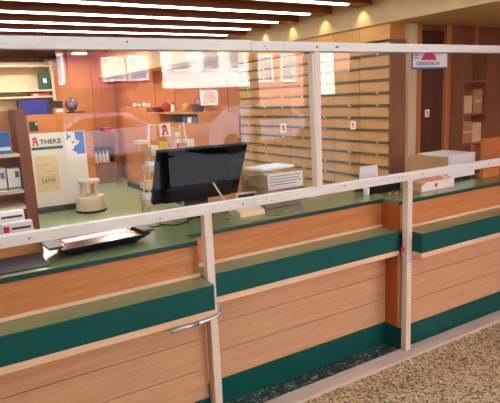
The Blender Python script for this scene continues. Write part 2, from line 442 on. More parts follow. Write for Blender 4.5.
# ------------------------------------------------------------------ WOODEN SCREEN FRAME
Y0, Y1 = -.012, .028
fr = thing('screen_frame', 'raw pine frame holding clear protective panes in front of the counter', 'protective screen', (.64, .01, 0))
def bar(name, x0, x1, z0, z1, mat='pine', y0=Y0, y1=Y1): return obj(name, B(x0, x1, y0, y1, z0, z1, .002), mat, fr)
bar('bottom_rail', -1.6, 2.88, .002, .020, 'pine_grey', -.072, .030)
bar('lower_post', -.040, 0, .0205, 1.0815, 'pine_z')
bar('lower_post', 1.2765, 1.3170, .0205, 1.0815, 'pine_z')
bar('upper_post', .6105, .6475, 1.1265, 1.8005, 'pine_z')
prism_b = prism(BM(), [(.5985, 1.79), (.6105, 1.79), (.6105, 1.2)], 'Y', Y0+.004, Y1)
obj('post_wedge', prism_b, 'pine_z', fr)
bar('lower_rail', -1.6, .2385, 1.082, 1.1262)
bar('lower_rail', .2395, 2.88, 1.082, 1.1262)
bar('upper_rail', -1.6, .2505, 1.8015, 1.8480)
bar('upper_rail', .2515, 2.88, 1.8015, 1.8450)
obj('shim_strip', B(-.045, -.0415, .0, .028, .05, .62), 'beech_low', fr)
p1 = obj('pane', B(-.56, .249, Y1+.0015, Y1+.0055, 1.088, 1.84), 'pane', fr)
p2 = obj('pane', B(.253, 2.84, Y1+.0015, Y1+.0055, 1.088, 1.84), 'pane', fr)
p3 = obj('pane', B(-1.55, -.565, Y1+.0015, Y1+.0055, 1.088, 1.84), 'pane', fr)
def sticker(pane, x, z, s=.034):
    b = B(x-s/2, x+s/2, Y1+.0001, Y1+.0014, z-s*.62, z+s*.62)
    add_A(b, x-s*.36, Y1+.0001, z-s*.45, s*.72, s*.9, 1, .0008)
    obj('logo_sticker', b, ['white', 'red'], pane, label='white sticker with a red pharmacy A')
sticker(p2, .441, 1.439); sticker(p2, .895, 1.423); sticker(p2, 1.475, 1.457)
for x, z, r in ((-.78, 1.105, .004), (-.25, 1.10, .0035), (.167, 1.104, .0045), (.30, 1.106, .003), (.33, 1.098, .003), (.80, 1.112, .0045), (1.20, 1.110, .0035), (1.235, 1.110, .0035), (1.40, 1.108, .0045), (1.84, 1.106, .0035), (2.02, 1.108, .0045),
                (-.33, 1.832, .004), (.32, 1.824, .0035), (.335, 1.81, .003), (.43, 1.828, .003), (1.37, 1.824, .0035), (.6275, 1.822, .006)):
    b = BM(); lathe(b, [(r, 0), (r, .0012), (r*.6, .002), (0, .002)], n=10)
    bmesh.ops.rotate(b, verts=b.verts, cent=(0, 0, 0), matrix=Matrix.Rotation(PI/2, 3, 'X'))
    bmesh.ops.translate(b, verts=b.verts, vec=(x, Y0-.0003, z)); obj('screw', b, 'screw', fr)
obj('blue_tag', B(.745, .765, Y0-.0012, Y0, 1.818, 1.828), 'blue', fr)

# clamps
cl = thing('rod_clamp', 'grey steel rod clamp with hooked end under the ledge beside the post', 'clamp', (-.14, -.09, .61))
obj('sleeve', tube(BM(), [(-.275, -.100, .612), (-.20, -.100, .6155), (-.132, -.100, .6185)], .0085), 'steel', cl)
obj('hook', tube(BM(), curve_pts([(-.136, -.100, .6185), (-.09, -.100, .6215), (-.055, -.100, .628), (-.030, -.100, .643), (-.023, -.100, .663), (-.031, -.100, .680), (-.042, -.100, .686)]), .0065), 'steel', cl)
b = BM(); lathe(b, [(.0115, -.008), (.0125, -.004), (.0125, .004), (.0115, .008)], n=14)
bmesh.ops.rotate(b, verts=b.verts, cent=(0, 0, 0), matrix=Matrix.Rotation(PI/2, 3, 'Y')); bmesh.ops.translate(b, verts=b.verts, vec=(-.134, -.1, .6185))
obj('collar', b, 'steel', cl)
obj('jaw', B(-.036, -.028, -.098, -.0125, .608, .621, .001), 'steel', cl)
cr = thing('screw_clamp', 'small steel bow clamp with red knob on the post beside the protruding counter', 'clamp', (1.29, -.03, .60))
obj('bow', tube(BM(), curve_pts([(1.262, .012, .662), (1.257, .002, .640), (1.262, -.022, .616), (1.288, -.030, .604), (1.325, -.030, .604), (1.365, -.020, .612)]), .0055), 'steel', cr)
b = BM(); lathe(b, [(0, 0), (.010, .001), (.014, .008), (.013, .020), (.008, .026), (0, .027)], 1.262, .010, .656, n=14)
obj('knob', b, 'red', cr, label='red plastic knob')

# ------------------------------------------------------------------ DRAWER WALL
cols_lbl = ['drawer column nearest the counter, beside the cream post'] + ['%s wooden drawer column counted from the cream post' % w for w in ('second', 'third', 'fourth', 'fifth', 'sixth')] + ['wooden drawer column farthest from the counter']
CW, RH = .345, .103
D0 = None; H0 = None
for c in range(7):
    y0 = 1.036 + c*CW
    t = thing('drawer_cabinet', cols_lbl[c], 'drawer cabinet', (2.375, y0+CW/2, 0), 0, 'drawer columns of the far wall')
    obj('carcase', B(2.216, 2.549, y0+.001, y0+CW-.001, 0, 2.005), 'rubber', t)
    if c == 0:
        obj('side_panel', B(2.2, 2.549, y0-.018, y0, 0, 2.005), 'alder_dark', t, label='reddish brown end panel')
    for r in range(16):
        zl = 1.897 - r*RH                                    # rail line
        if D0 is None:
            D0 = obj('drawer', B(2.2, 2.216, y0+.0035, y0+CW-.0035, zl+.010, zl+RH-.012, .0012), 'drawer', t)
            H0 = obj('handle', B(2.186, 2.2155, y0+.003, y0+CW-.003, zl-.009, zl+.009, .002), 'railgrey', D0)
            T0 = obj('label_holder', B(2.1845, 2.186, y0+CW*.30, y0+CW*.30+.03, zl-.006, zl+.006), 'white', D0)
            zr, yr = zl, y0
        else:
            d = D0.copy(); COL.objects.link(d); d.parent = t
            d.location = (0, 0, zl-zr)
            h = H0.copy(); COL.objects.link(h); h.parent = d
            if (r*3+c*5) % 4 < 2:
                k = T0.copy(); COL.objects.link(k); k.parent = d
    u = thing('upper_cupboard', 'honey coloured cupboard with painted lamp glow above the ' + ('drawer column beside the cream post' if c == 0 else 'drawer column farthest from the counter' if c == 6 else '%s drawer column from the cream post' % ['', 'second', 'third', 'fourth', 'fifth', 'sixth'][c]), 'cupboard', (2.375, y0+CW/2, 2.006), 0, 'cupboards above the drawer wall')
    obj('body', B(2.222, 2.549, y0+.001, y0+CW-.001, 2.0065, 2.134), 'alder_z', u)
    obj('door', B(2.206, 2.2215, y0+.003, y0+CW-.003, 2.009, 2.131-.012, .0012), 'glow_wood', u)

# ------------------------------------------------------------------ CABINETS AND WALLS FARTHER BACK
t = thing('wall_cabinet', 'long alder cabinet with dark open niche beyond the drawer wall', 'cabinet', (2.375, 5.0, 0))
obj('lower_body', B(2.2, 2.549, 3.50, 6.58, .0, 1.275), 'alder_z', t)
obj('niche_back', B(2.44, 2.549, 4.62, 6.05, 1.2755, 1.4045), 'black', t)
obj('niche_side', B(2.2, 2.549, 3.50, 4.62, 1.2755, 1.4045), 'alder_z', t)
obj('niche_side', B(2.2, 2.549, 6.05, 6.58, 1.2755, 1.4045), 'alder_z', t)
obj('top', B(2.195, 2.549, 3.49, 6.585, 1.405, 1.435, .002), 'alder_z', t)
for k, (y, m) in enumerate(((4.75, 'blue'), (4.95, 'white'), (5.12, 'blue'), (5.55, 'darkgrey'))):
    single('storage_box', B(2.25, 2.40, y, y+.13, 1.2757, 1.36, .003), m, ['blue box nearest the drawer wall in the dark niche', 'white box between two blue boxes in the niche', 'blue box behind the white box in the niche', 'dark grey box deepest in the wall niche'][k], 'box', (2.325, y+.065, 1.2757), 'boxes in the wall niche')
t = thing('tall_cupboard', 'reddish cupboard carrying small pale ornaments, past the niche cabinet', 'cupboard', (2.375, 7.25, 0))
obj('body', B(2.2, 2.549, 6.60, 7.93, 0, 1.50), 'cherry', t)
obj('top', B(2.195, 2.549, 6.595, 7.935, 1.5005, 1.515, .002), 'alder_z', t)
obj('door', B(2.194, 2.1995, 7.25, 7.90, .12, 1.48, .002), 'cherry', t)
# ornaments along the cabinet tops
X = 2.36
def ornament(name, prof, mat, y, z, label, cat): return single(name, lathe(BM(), prof, X, y, z), mat, label, cat, (X, y, z), 'ornaments on the cabinet top')
ornament('bowl', [(.04, 0), (.10, .03), (.13, .075), (.12, .08), (.08, .035), (0, .02)], 'purple', 6.42, 1.4355, 'shallow purple bowl on the niche cabinet', 'bowl')
def ball(r): return [(0, 0), (r*.5, r*.12), (r*.87, r*.5), (r, r), (r*.87, r*1.5), (r*.5, r*1.86), (0, r*2)]
t = thing('ornament_apple', 'red round apple ornament on the niche cabinet', 'ornament', (X, 6.12, 1.4355), 0, 'ornaments on the cabinet top')
obj('body', lathe(BM(), ball(.075), X, 6.12, 1.4355), 'apple', t); obj('stem', tube(BM(), [(X, 6.12, 1.58), (X+.01, 6.12, 1.61)], .006), 'brownleather', t)
t = thing('bottle', 'small white bottle standing on the niche cabinet', 'bottle', (X, 5.83, 1.4355), 0, 'ornaments on the cabinet top')
obj('body', lathe(BM(), [(.035, 0), (.035, .08), (.015, .11), (.015, .12)], X, 5.83, 1.4355), 'white', t); obj('cap', lathe(BM(), [(.017, 0), (.017, .025), (0, .026)], X, 5.83, 1.556), 'darkgrey', t)
ornament('ornament_lemon', ball(.07), 'lemon', 5.30, 1.4355, 'yellow round ornament on the niche cabinet', 'ornament')
t = thing('basket', 'grey woven basket nearest the drawer wall on the niche cabinet', 'basket', (X, 4.93, 1.4355), 0, 'ornaments on the cabinet top')
obj('bowl', lathe(BM(), [(.07, 0), (.10, .06), (.105, .11), (.095, .11), (.06, .02), (0, .015)], X, 4.93, 1.4355), 'basket', t)
obj('handle', tube(BM(), curve_pts([(X, 4.83, 1.54), (X, 4.85, 1.60), (X, 4.93, 1.63), (X, 5.01, 1.60), (X, 5.03, 1.54)]), .006), 'basket', t)
for k, y in enumerate((6.75, 6.95, 7.2, 7.45)):
    single('shell_ornament', lathe(BM(), ball(.032+.008*(k % 2)), 2.30, y, 1.5155), 'white', ['pale shell nearest the purple bowl', 'second pale shell from the purple bowl', 'third pale shell from the purple bowl', 'pale shell farthest from the purple bowl'][k] + ' on the reddish cupboard', 'ornament', (2.30, y, 1.5155), 'pale ornaments on the reddish cupboard')

# back wall cupboards
t = thing('tall_cupboard', 'tall alder cupboard behind the glass globe, beside the bookcase', 'cupboard', (1.62, 9.5, 0))
obj('body', B(1.15, 2.05, 9.32, 9.79, 0, 2.55), 'alder_z', t)
obj('door', B(1.16, 1.595, 9.30, 9.319, .08, 2.5, .003), 'alder_z', t); obj('door', B(1.605, 2.04, 9.30, 9.319, .08, 2.5, .003), 'alder_z', t)
obj('plinth', B(1.16, 2.04, 9.305, 9.319, 0, .075), 'skirt', t)
t = thing('tall_cupboard', 'narrow reddish cupboard in the far corner above the low chest', 'cupboard', (2.3, 9.5, 0))
obj('body', B(2.06, 2.545, 9.35, 9.79, 0, 2.55), 'cherry', t)
obj('door', B(2.07, 2.535, 9.33, 9.349, .08, 2.5, .003), 'cherry', t)

t = thing('low_chest', 'low brown chest with open compartment of white bottles in the far corner', 'chest', (1.98, 8.95, 0))
obj('base', B(1.72, 2.24, 8.7, 9.2, 0, .42), 'alder_dark', t)
obj('side', B(1.72, 1.74, 8.7, 9.2, .4205, .74), 'alder_dark', t); obj('side', B(2.22, 2.24, 8.7, 9.2, .4205, .74), 'alder_dark', t)
obj('back', B(1.7405, 2.2195, 9.18, 9.2, .4205, .74), 'alder_dark', t)
obj('top_box', B(1.72, 2.24, 8.7, 9.2, .7405, 1.02), 'alder_dark', t)
obj('drawer', B(1.75, 2.21, 8.685, 8.699, .77, .99, .003), 'alder_dark', t)
bt0 = None
for k in range(4):
    x = 1.86 + .078*k
    if bt0 is None:
        bt0 = thing('bottle', 'x', 'bottle', (x, 8.80, .4206), 0, 'white bottles in the low chest')
        obj('body', lathe(BM(), [(.034, 0), (.034, .16), (.014, .20), (.014, .21)], x, 8.80, .4206), 'white', bt0)
        obj('cap', lathe(BM(), [(.017, 0), (.017, .03), (0, .031)], x, 8.80, .631), 'white', bt0)
        t = bt0
    else:
        t = copy_tree(bt0); t.location = (x, 8.80, .4206)
    t['label'] = ['white bottle nearest the poster in the low chest', 'second white bottle from the poster in the low chest', 'third white bottle from the poster in the low chest', 'white bottle farthest from the poster in the low chest'][k]
t = thing('glass_bowl', 'blue bowl on the low brown chest in the corner', 'bowl', (2.12, 8.86, 1.0206)); obj('bowl', lathe(BM(), [(.04, 0), (.09, .04), (.11, .10), (.10, .10), (.07, .03), (0, .015)], 2.12, 8.86, 1.0206), 'blue', t); obj('rim', lathe(BM(), [(.1105, 0), (.113, .004), (.1105, .008)], 2.12, 8.86, 1.117, loop=True), 'paleblue', t)
single('carton', B(2.04, 2.2, 8.705, 8.745, 1.0206, 1.11, .002), 'red', 'red carton standing in front of the blue bowl', 'carton', (2.12, 8.725, 1.0206))

# sideboard with the poster
t = thing('sideboard', 'alder sideboard carrying the white poster, globe on top', 'sideboard', (.68, 6.5, 0))
obj('front_panel', B(.2, 1.165, 6.31, 6.335, .09, 1.485), 'alder_x', t)
obj('body', B(.2, 1.165, 6.3355, 6.75, 0, 1.485), 'alder_x', t)
obj('plinth', B(.2, 1.15, 6.305, 6.335, 0, .088), 'skirt', t)
po = thing('poster', 'large white pharmacy poster with red A and blue face on the sideboard', 'poster', (.65, 6.30, .1))
YP = 6.301
obj('sheet', B(.24, 1.045, YP, 6.309, .10, 1.215), 'posterwhite', po)
obj('logo', add_A(BM(), .265, YP-.0005, 1.035, .095, .125, 0), 'red', po)
text('lettering', 'THEKE', .098, 'ink', po, (.375, YP-.002, 1.052), sx=1.05, bold=.002)
obj('green_bar', B(.25, .70, YP-.002, YP-.0002, .968, 1.012), 'postergreen', po)
face = [(1.03, 1.205), (1.03, .862), (.905, .862), (.90, .90), (.865, .905), (.835, .935), (.875, .955), (.87, .985), (.905, .995), (.945, 1.03), (.955, 1.06), (.905, 1.085), (.895, 1.12), (.895, 1.205)]
obj('face_print', prism(BM(), face, 'Y', YP-.002, YP-.0002), 'blue', po)
obj('hair_print', prism(BM(), [(.765, 1.20), (.785, 1.20), (.79, 1.16), (.83, 1.15), (.835, 1.12), (.80, 1.125), (.79, 1.09), (.76, 1.10), (.775, 1.14)], 'Y', YP-.002, YP-.0002), 'blue', po)
obj('eye_print', prism(BM(), [(.835, 1.055), (.875, 1.06), (.87, 1.035), (.84, 1.03)], 'Y', YP-.002, YP-.0002), 'blue', po)
sh = obj('notice_sheet', B(.27, .60, YP-.003, YP-.0003, .33, .88), 'posterbeige', po, label='beige sheet')
text('lettering', 'carte', .105, 'ink', sh, (.335, YP-.004, .475), sx=.95)
obj('rule_line', B(.29, .54, YP-.0045, YP-.0032, .548, .554), 'inkgrey', sh); obj('rule_line', B(.29, .54, YP-.0045, YP-.0032, .452, .457), 'inkgrey', sh)
obj('rule_line', B(.31, .47, YP-.0045, YP-.0032, .735, .740), 'inkgrey', sh); obj('rule_line', B(.38, .55, YP-.0045, YP-.0032, .63, .634), 'inkgrey', sh)
sg = thing('small_plaque', 'small dark green plaque on the sideboard above the poster', 'plaque', (.315, 6.30, 1.255)); obj('plate', B(.255, .375, 6.302, 6.3095, 1.255, 1.395, .001), 'skirt', sg); obj('white_mark', B(.345, .365, 6.3, 6.3018, 1.34, 1.38), 'white', sg)
# on top of the sideboard
t = thing('glass_globe', 'round clear globe on a dark stand on the sideboard', 'globe', (.94, 6.5, 1.4855))
obj('foot', lathe(BM(), [(.09, 0), (.09, .02), (.03, .035), (.03, .05)], .94, 6.5, 1.4855), 'darkgrey', t)
obj('globe', lathe(BM(), ball(.085), .94, 6.5, 1.534), 'globe', t)
obj('ring', tube(BM(), [(.94+.092*math.cos(a*PI/10), 6.5, 1.619+.092*math.sin(a*PI/10)) for a in range(-4, 15)], .008), 'darkgrey', t)
t = thing('storage_box', 'lower brown storage box with pale label beside the globe', 'box', (.74, 6.5, 1.4855)); obj('body', B(.67, .81, 6.42, 6.58, 1.4855, 1.575, .003), 'cardboard', t); obj('label', B(.69, .79, 6.4185, 6.4198, 1.51, 1.555), 'white', t)
t = thing('storage_box', 'upper dark brown box stacked on the labelled storage box', 'box', (.74, 6.5, 1.576)); obj('body', B(.68, .80, 6.43, 6.57, 1.576, 1.68, .003), 'rubber', t); obj('lid', B(.675, .805, 6.425, 6.575, 1.6805, 1.70, .002), 'cardboard', t)
single('wire_tray', B(.98, 1.12, 6.38, 6.46, 1.4856, 1.51, .003), 'darkgrey', 'low dark tray in front of the globe on the sideboard', 'tray', (1.05, 6.42, 1.4856))

# bookcase with binders
bc = thing('bookcase', 'cream bookcase of blue binders behind the sideboard', 'bookcase', (.4, 8.2, 0))
obj('side', B(.985, 1.03, 8.0, 8.32, 0, 2.4), 'cream', bc); obj('side', B(-.3, -.255, 8.0, 8.32, 0, 2.4), 'cream', bc)
obj('back', B(-.2545, .9845, 8.30, 8.32, 0, 2.4), 'cream', bc)
for z in (.4, .9, 1.40, 1.765, 1.875, 2.30): obj('shelf', B(-.2545, .9845, 8.0, 8.2995, z, z+.03, .002), 'cream', bc)
bn = None
for k in range(11):
    x = .40 + .047*k
    mm = 'bluebinder' if k not in (0, 10) else 'darkbinder'
    if bn is None or k in (1, 10):
        t = thing('binder', 'x', 'binder', (x+.022, 8.12, 1.4305), 0, 'binders on the bookcase shelf')
        obj('cover', B(x, x+.043, 8.03, 8.27, 1.4305, 1.735 if k != 10 else 1.70, .002), mm, t)
        obj('spine_label', B(x+.010, x+.033, 8.0285, 8.0298, 1.60, 1.67), 'paleblue' if k in (4, 7) else mm, t)
        if k == 1: bn = t
        if k == 0: bn = False
    else:
        t = copy_tree(bn); t.location = (x+.022, 8.12, 1.4305)
    t['label'] = ('dark binder farthest from the globe on the bookcase shelf' if k == 0 else 'dark binder beside the cream bookcase side' if k == 10 else '%s blue binder from the cream bookcase side' % ['', 'ninth', 'eighth', 'seventh', 'sixth', 'fifth', 'fourth', 'third', 'second', 'first'][k])
t = thing('binder', 'red binder lying flat on the shelf above blue binders', 'binder', (.77, 8.12, 1.7955)); obj('cover', B(.60, .93, 8.03, 8.28, 1.7955, 1.84, .002), 'redbinder', t); obj('spine_label', B(.66, .74, 8.0285, 8.0298, 1.803, 1.832), 'white', t)
t = thing('binder', 'green binder upright on the top shelf of the bookcase', 'binder', (.90, 8.12, 1.9055)); obj('cover', B(.80, .965, 8.03, 8.28, 1.9055, 2.2, .002), 'greenbinder', t); obj('spine_label', B(.85, .91, 8.0285, 8.0298, 2.02, 2.10), 'white', t)

# kick stool
kx, ky = .955, 5.98
t = thing('step_stool', 'cream round plastic step stool standing in front of the poster', 'stool', (kx, ky, 0))
obj('base_ring', lathe(BM(), [(.222, 0), (.226, .008), (.226, .03), (.220, .034)], kx, ky, 0, 40), 'rubber', t)
obj('skirt', lathe(BM(), [(.222, .0345), (.214, .14), (.206, .228), (.198, .244), (0, .2505)], kx, ky, 0, 40), 'stool', t)
def arc_leg(a0, a1, n=10):
    b = BM(); vs = []
    for i in range(n+1):
        a = a0+(a1-a0)*i/n; c, s = math.cos(a), math.sin(a)
        vs.append([b.verts.new((kx+r*c, ky+r*s, z)) for r, z in ((.125, .2525), (.150, .2525), (.144, .438), (.122, .438))])
    for p, q in zip(vs, vs[1:]):
        for j in range(4): b.faces.new((p[j], p[(j+1) % 4], q[(j+1) % 4], q[j]))
    b.faces.new(vs[0]); b.faces.new(list(reversed(vs[-1]))); bmesh.ops.recalc_face_normals(b, faces=b.faces); return b
for a in (-2.55, -.95, .65, 2.2): obj('leg', arc_leg(a-.34, a+.34), 'stool', t)
obj('step_top', lathe(BM(), [(.152, .4385), (.163, .444), (.163, .480), (.156, .489), (0, .490)], kx, ky, 0, 40), 'stool', t)

# ------------------------------------------------------------------ PRODUCT SHELF AT THE LEFT
ps = thing('product_shelf', 'brown product shelf of white boxes beside the poster sideboard', 'shelf', (-.75, 2.1, 0))
obj('side_panel', B(-.505, -.43, 2.0, 2.32, 0, 1.585), 'upright', ps); obj('side_panel', B(-1.50, -1.44, 2.0, 2.32, 0, 1.585), 'upright', ps)
for z in (.58, .865, .985, 1.25): obj('shelf_board', B(-1.4395, -.5055, 2.0, 2.32, z, z+.024, .002), 'cream' if z > .6 else 'upright', ps)
obj('back_panel', B(-1.4395, -.5055, 2.321, 2.335, 0, 1.58), 'alder_z', ps)
for k, (x, w, h, m) in enumerate(((-.60, .085, .155, 'white'), (-.70, .09, .165, 'white'), (-.805, .09, .15, 'paleblue'), (-.92, .09, .16, 'white'))):
    t = thing('medicine_box', ['white box beside the brown upright with green mark', 'second white box from the brown upright on the shelf', 'pale blue box between white boxes on the shelf', 'white box farthest from the brown upright on the shelf'][k], 'box', (x, 2.08, 1.0095), 0, 'boxes on the product shelf')
    obj('carton', B(x, x+w, 2.03, 2.13, 1.0095, 1.0095+h, .002), m, t)
    obj('print_band', B(x+.002, x+w-.002, 2.0285, 2.0298, 1.018, 1.03), 'postergreen' if k % 2 == 0 else 'inkgrey', t)
    obj('print_mark', B(x+w*.6, x+w*.9, 2.0285, 2.0298, 1.10, 1.145), 'postergreen' if k == 0 else 'inkgrey', t)
t = thing('medicine_box', 'blue box on the top board of the product shelf', 'box', (-.61, 2.1, 1.2745)); obj('carton', B(-.66, -.55, 2.03, 2.15, 1.2745, 1.43, .002), 'blue', t); obj('print_band', B(-.655, -.555, 2.0285, 2.0298, 1.30, 1.325), 'paleblue', t)
t = thing('medicine_box', 'second blue box farther along the top board', 'box', (-.75, 2.1, 1.2745)); obj('carton', B(-.80, -.68, 2.03, 2.15, 1.2745, 1.46, .002), 'blue', t); obj('print_band', B(-.795, -.685, 2.0285, 2.0298, 1.36, 1.40), 'white', t)

# wooden box on the counter with packs
wb = thing('wooden_box', 'open wooden box of medicine packs at the end of the tray', 'box', (-.89, .5, ZT))
zb = ZT+.0005
obj('bottom', B(-1.10, -.69, .36, .62, zb, zb+.01), 'beech', wb)
obj('front_wall', B(-1.10, -.69, .35, .3595, zb, zb+.075, .001), 'beech', wb); obj('back_wall', B(-1.10, -.69, .6205, .63, zb, zb+.075, .001), 'beech', wb)
obj('end_wall', B(-.6895, -.68, .35, .63, zb, zb+.075, .001), 'beech', wb); obj('end_wall', B(-1.11, -1.1005, .35, .63, zb, zb+.075, .001), 'beech', wb)
for k, (x0, x1, y, h, m) in enumerate(((-.83, -.70, .42, .135, 'white'), (-.86, -.72, .50, .175, 'white'), (-1.05, -.90, .45, .16, 'white'))):
    t = thing('medicine_pack', ['white pack with red and blue print at the front of the wooden box', 'taller plain white pack behind the printed pack', 'white pack at the far end of the wooden box'][k], 'medicine pack', ((x0+x1)/2, y, zb+.0105), 0, 'packs in the wooden box')
    obj('carton', B(x0, x1, y, y+.05, zb+.0105, zb+h, .002), m, t)
    obj('print_line', B(x0+.04, x1-.01, y-.0015, y-.0002, zb+h-.03, zb+h-.02), 'ink', t); obj('print_mark', B(x0+.006, x0+.03, y-.0015, y-.0002, zb+h-.04, zb+h-.012), 'red', t)

single('shade_sheet', B(-1.05, -.70, .10, .33, zb, zb+.004, .001), 'navy', 'dark navy sheet painting a shadow reflection beside the tray', 'mat', (-.83, .23, zb))  # thin dark sheet in place of a shadow reflection on the worktop

# black lacquer tray with brown handles
ty = thing('serving_tray', 'glossy dark tray with brown handles lying on the counter', 'tray', (-.445, .275, zb), math.radians(4))
def tray_bm(l0, w0, l1, w1, h, th, mi=0):
    b = BM()
    R = [[(-l0, -w0, 0), (l0, -w0, 0), (l0, w0, 0), (-l0, w0, 0)], [(-l1, -w1, h), (l1, -w1, h), (l1, w1, h), (-l1, w1, h)],
         [(-l1+th, -w1+th, h), (l1-th, -w1+th, h), (l1-th, w1-th, h), (-l1+th, w1-th, h)], [(-l0+th, -w0+th, th), (l0-th, -w0+th, th), (l0-th, w0-th, th), (-l0+th, w0-th, th)]]
    V = [[b.verts.new(p) for p in r] for r in R]
    for p, q in zip(V, V[1:]):
        for j in range(4): b.faces.new((p[j], p[(j+1) % 4], q[(j+1) % 4], q[j]))
    b.faces.new(list(reversed(V[0]))); b.faces.new(V[-1]); bmesh.ops.recalc_face_normals(b, faces=b.faces); return b
obj('body', tray_bm(.15, .065, .215, .110, .042, .004), 'navy', ty, world=False)
b = BM(); box(b, -.203, .203, -.098, .098, .034, .038); obj('inlay', b, 'brass', ty, world=False, label='brown lacquered inner face')
obj('handle', B(-.245, -.185, -.085, .085, .0425, .054, .003), 'brownleather', ty, world=False); obj('handle', B(.185, .24, -.085, .085, .0425, .054, .003), 'brownleather', ty, world=False)
single('glint_sheet', B(-.15, .15, .012, .09, 0, .0015), 'white', 'white sheet standing in for the lamp reflection in the dark tray', 'painted glint', (-.445, .275, zb+.0385), None, math.radians(4), world=False)  # white sheet acts as the ceiling lamps' reflection in the glossy tray

# ------------------------------------------------------------------ MONITOR
mo = thing('monitor', 'black computer monitor seen from behind on the middle worktop', 'monitor', (.27, .68, ZT))
ax = math.atan2(.15, .31)
def tilted(bm, hx, d0, d1, h0, h1, bev=.006):
    box(bm, -hx, hx, d0, d1, h0, h1, bev)
    bmesh.ops.rotate(bm, verts=bm.verts, cent=(0, 0, 0), matrix=Matrix.Rotation(ax, 3, 'X'))
    bmesh.ops.translate(bm, verts=bm.verts, vec=(.272, .715, 1.012)); return bm
obj('back_shell', tilted(BM(), .282, 0, .032, 0, .345), 'screen', mo)
obj('front_panel', tilted(BM(), .278, .0325, .042, .004, .341, .002), 'darkgrey', mo)
obj('lower_housing', tilted(BM(), .22, -.022, -.0005, .01, .11, .008), 'black', mo)
obj('stand_foot', B(.08, .46, .61, .80, ZT+.0005, ZT+.018, .006), 'black', mo)
obj('stand_neck', B(.20, .34, .70, .735, ZT+.0185, 1.02, .006), 'black', mo)
pn = thing('pen', 'cream pen leaning against the monitor', 'pen', (.42, .59, zb)); obj('barrel', tube(BM(), [(.419, .586, .958), (.345, .636, 1.112)], .0055), 'cream', pn); obj('tip', tube(BM(), [(.4215, .5845, .9515), (.419, .586, .958)], [.001, .004]), 'darkgrey', pn)
tag(obj('cable', tube(BM(), curve_pts([(-.17, .50, zb+.004), (-.10, .44, zb+.004), (-.06, .46, zb+.004), (0, .40, zb+.004), (.12, .48, zb+.004), (.2, .54, zb+.004)]), .003), 'black'), 'thin black cable lying on the worktop beside the tray', 'cable')

# wedge shaped stand
ws = thing('card_stand', 'low cream wedge shaped stand at the worktop edge', 'stand', (.425, .39, ZT))
obj('wedge', prism(BM(), [(.325, zb), (.455, zb), (.455, 1.006), (.447, 1.010), (.325, .974)], 'X', .345, .503), 'standwood', ws)
sl = (1.010-.974)/(.447-.325)
obj('recessed_panel', prism(BM(), [(.345, .974+sl*.02+.0004), (.435, .974+sl*.11+.0004), (.435, .974+sl*.11+.003), (.345, .974+sl*.02+.003)], 'X', .36, .49), 'cream', ws)
fs_ = thing('framed_sign', 'small dark panel in a cream frame behind the wedge stand', 'sign', (.47, .475, ZT))
obj('frame', B(.405, .538, .466, .486, zb, 1.058, .002), 'standwood', fs_)
obj('dark_panel', B(.414, .529, .4635, .4655, .965, 1.048), 'black', fs_)

# acrylic leaflet boxes
def acrylic_box(name, label, x0, x1, y0, y1, h):
    t = thing(name, label, 'box', ((x0+x1)/2, (y0+y1)/2, ZT)); w = .003; z = zb
    obj('bottom', B(x0, x1, y0, y1, z, z+w), 'acrylic', t)
    obj('front_wall', B(x0, x1, y0, y0+w, z+w, z+h), 'acrylic', t); obj('back_wall', B(x0, x1, y1-w, y1, z+w, z+h), 'acrylic', t)
    obj('side_wall', B(x0, x0+w, y0+w, y1-w, z+w, z+h), 'acrylic', t); obj('side_wall', B(x1-w, x1, y0+w, y1-w, z+w, z+h), 'acrylic', t)
    return t
ab = acrylic_box('acrylic_box', 'clear acrylic box with printed white notice on its front', .545, .835, .40, .62, .225)
nb = obj('notice', B(.578, .828, .3978, .3996, 1.062, 1.155), 'white', ab, label='white notice with lines of print')
for z, x1 in ((1.139, .81), (1.122, .80), (1.106, .815), (1.09, .77)): obj('print_line', B(.59, x1, .3968, .3977, z-.002, z+.002), 'inkgrey', nb)
for k, (z0, z1, m) in enumerate(((zb+.0035, 1.0, 'basket'), (1.0005, 1.07, 'cardboard'), (1.0705, 1.13, 'posterbeige'))):
    single('leaflet_bundle', B(.565+.004*k, .825-.006*k, .412, .608, z0, z1, .003), m, ['dark patterned bundle at the bottom of the acrylic box', 'brown bundle in the middle of the acrylic box', 'cream bundle topmost inside the acrylic box'][k], 'leaflets', (.695, .51, z0), 'leaflet bundles in the acrylic box')
b = BM(); box(b, -.14, .12, -.085, .085, 0, .012, .001)
single('leaflet_stack', b, 'white', 'loose white leaflets lying across the acrylic box', 'leaflets', (.665, .505, 1.1762), None, math.radians(8), world=False)
acrylic_box('acrylic_box', 'smaller clear acrylic box between monitor and printed box', .62, .74, .66, .78, .21)
single('leaflet_bundle', B(.63, .73, .68, .76, zb+.0035, 1.09, .003), 'cardboard', 'brown bundle in the smaller acrylic box', 'leaflets', (.68, .72, zb+.0035))
np_ = thing('note_block', 'low white note block on the middle worktop beside printed box', 'note block', (1.05, .58, ZT), math.radians(12))
obj('pad', B(-.085, .085, -.05, .05, .0005, .014, .001), 'white', np_, world=False); obj('top_sheet', B(-.08, .09, -.045, .055, .0145, .016), 'cream', np_, world=False)

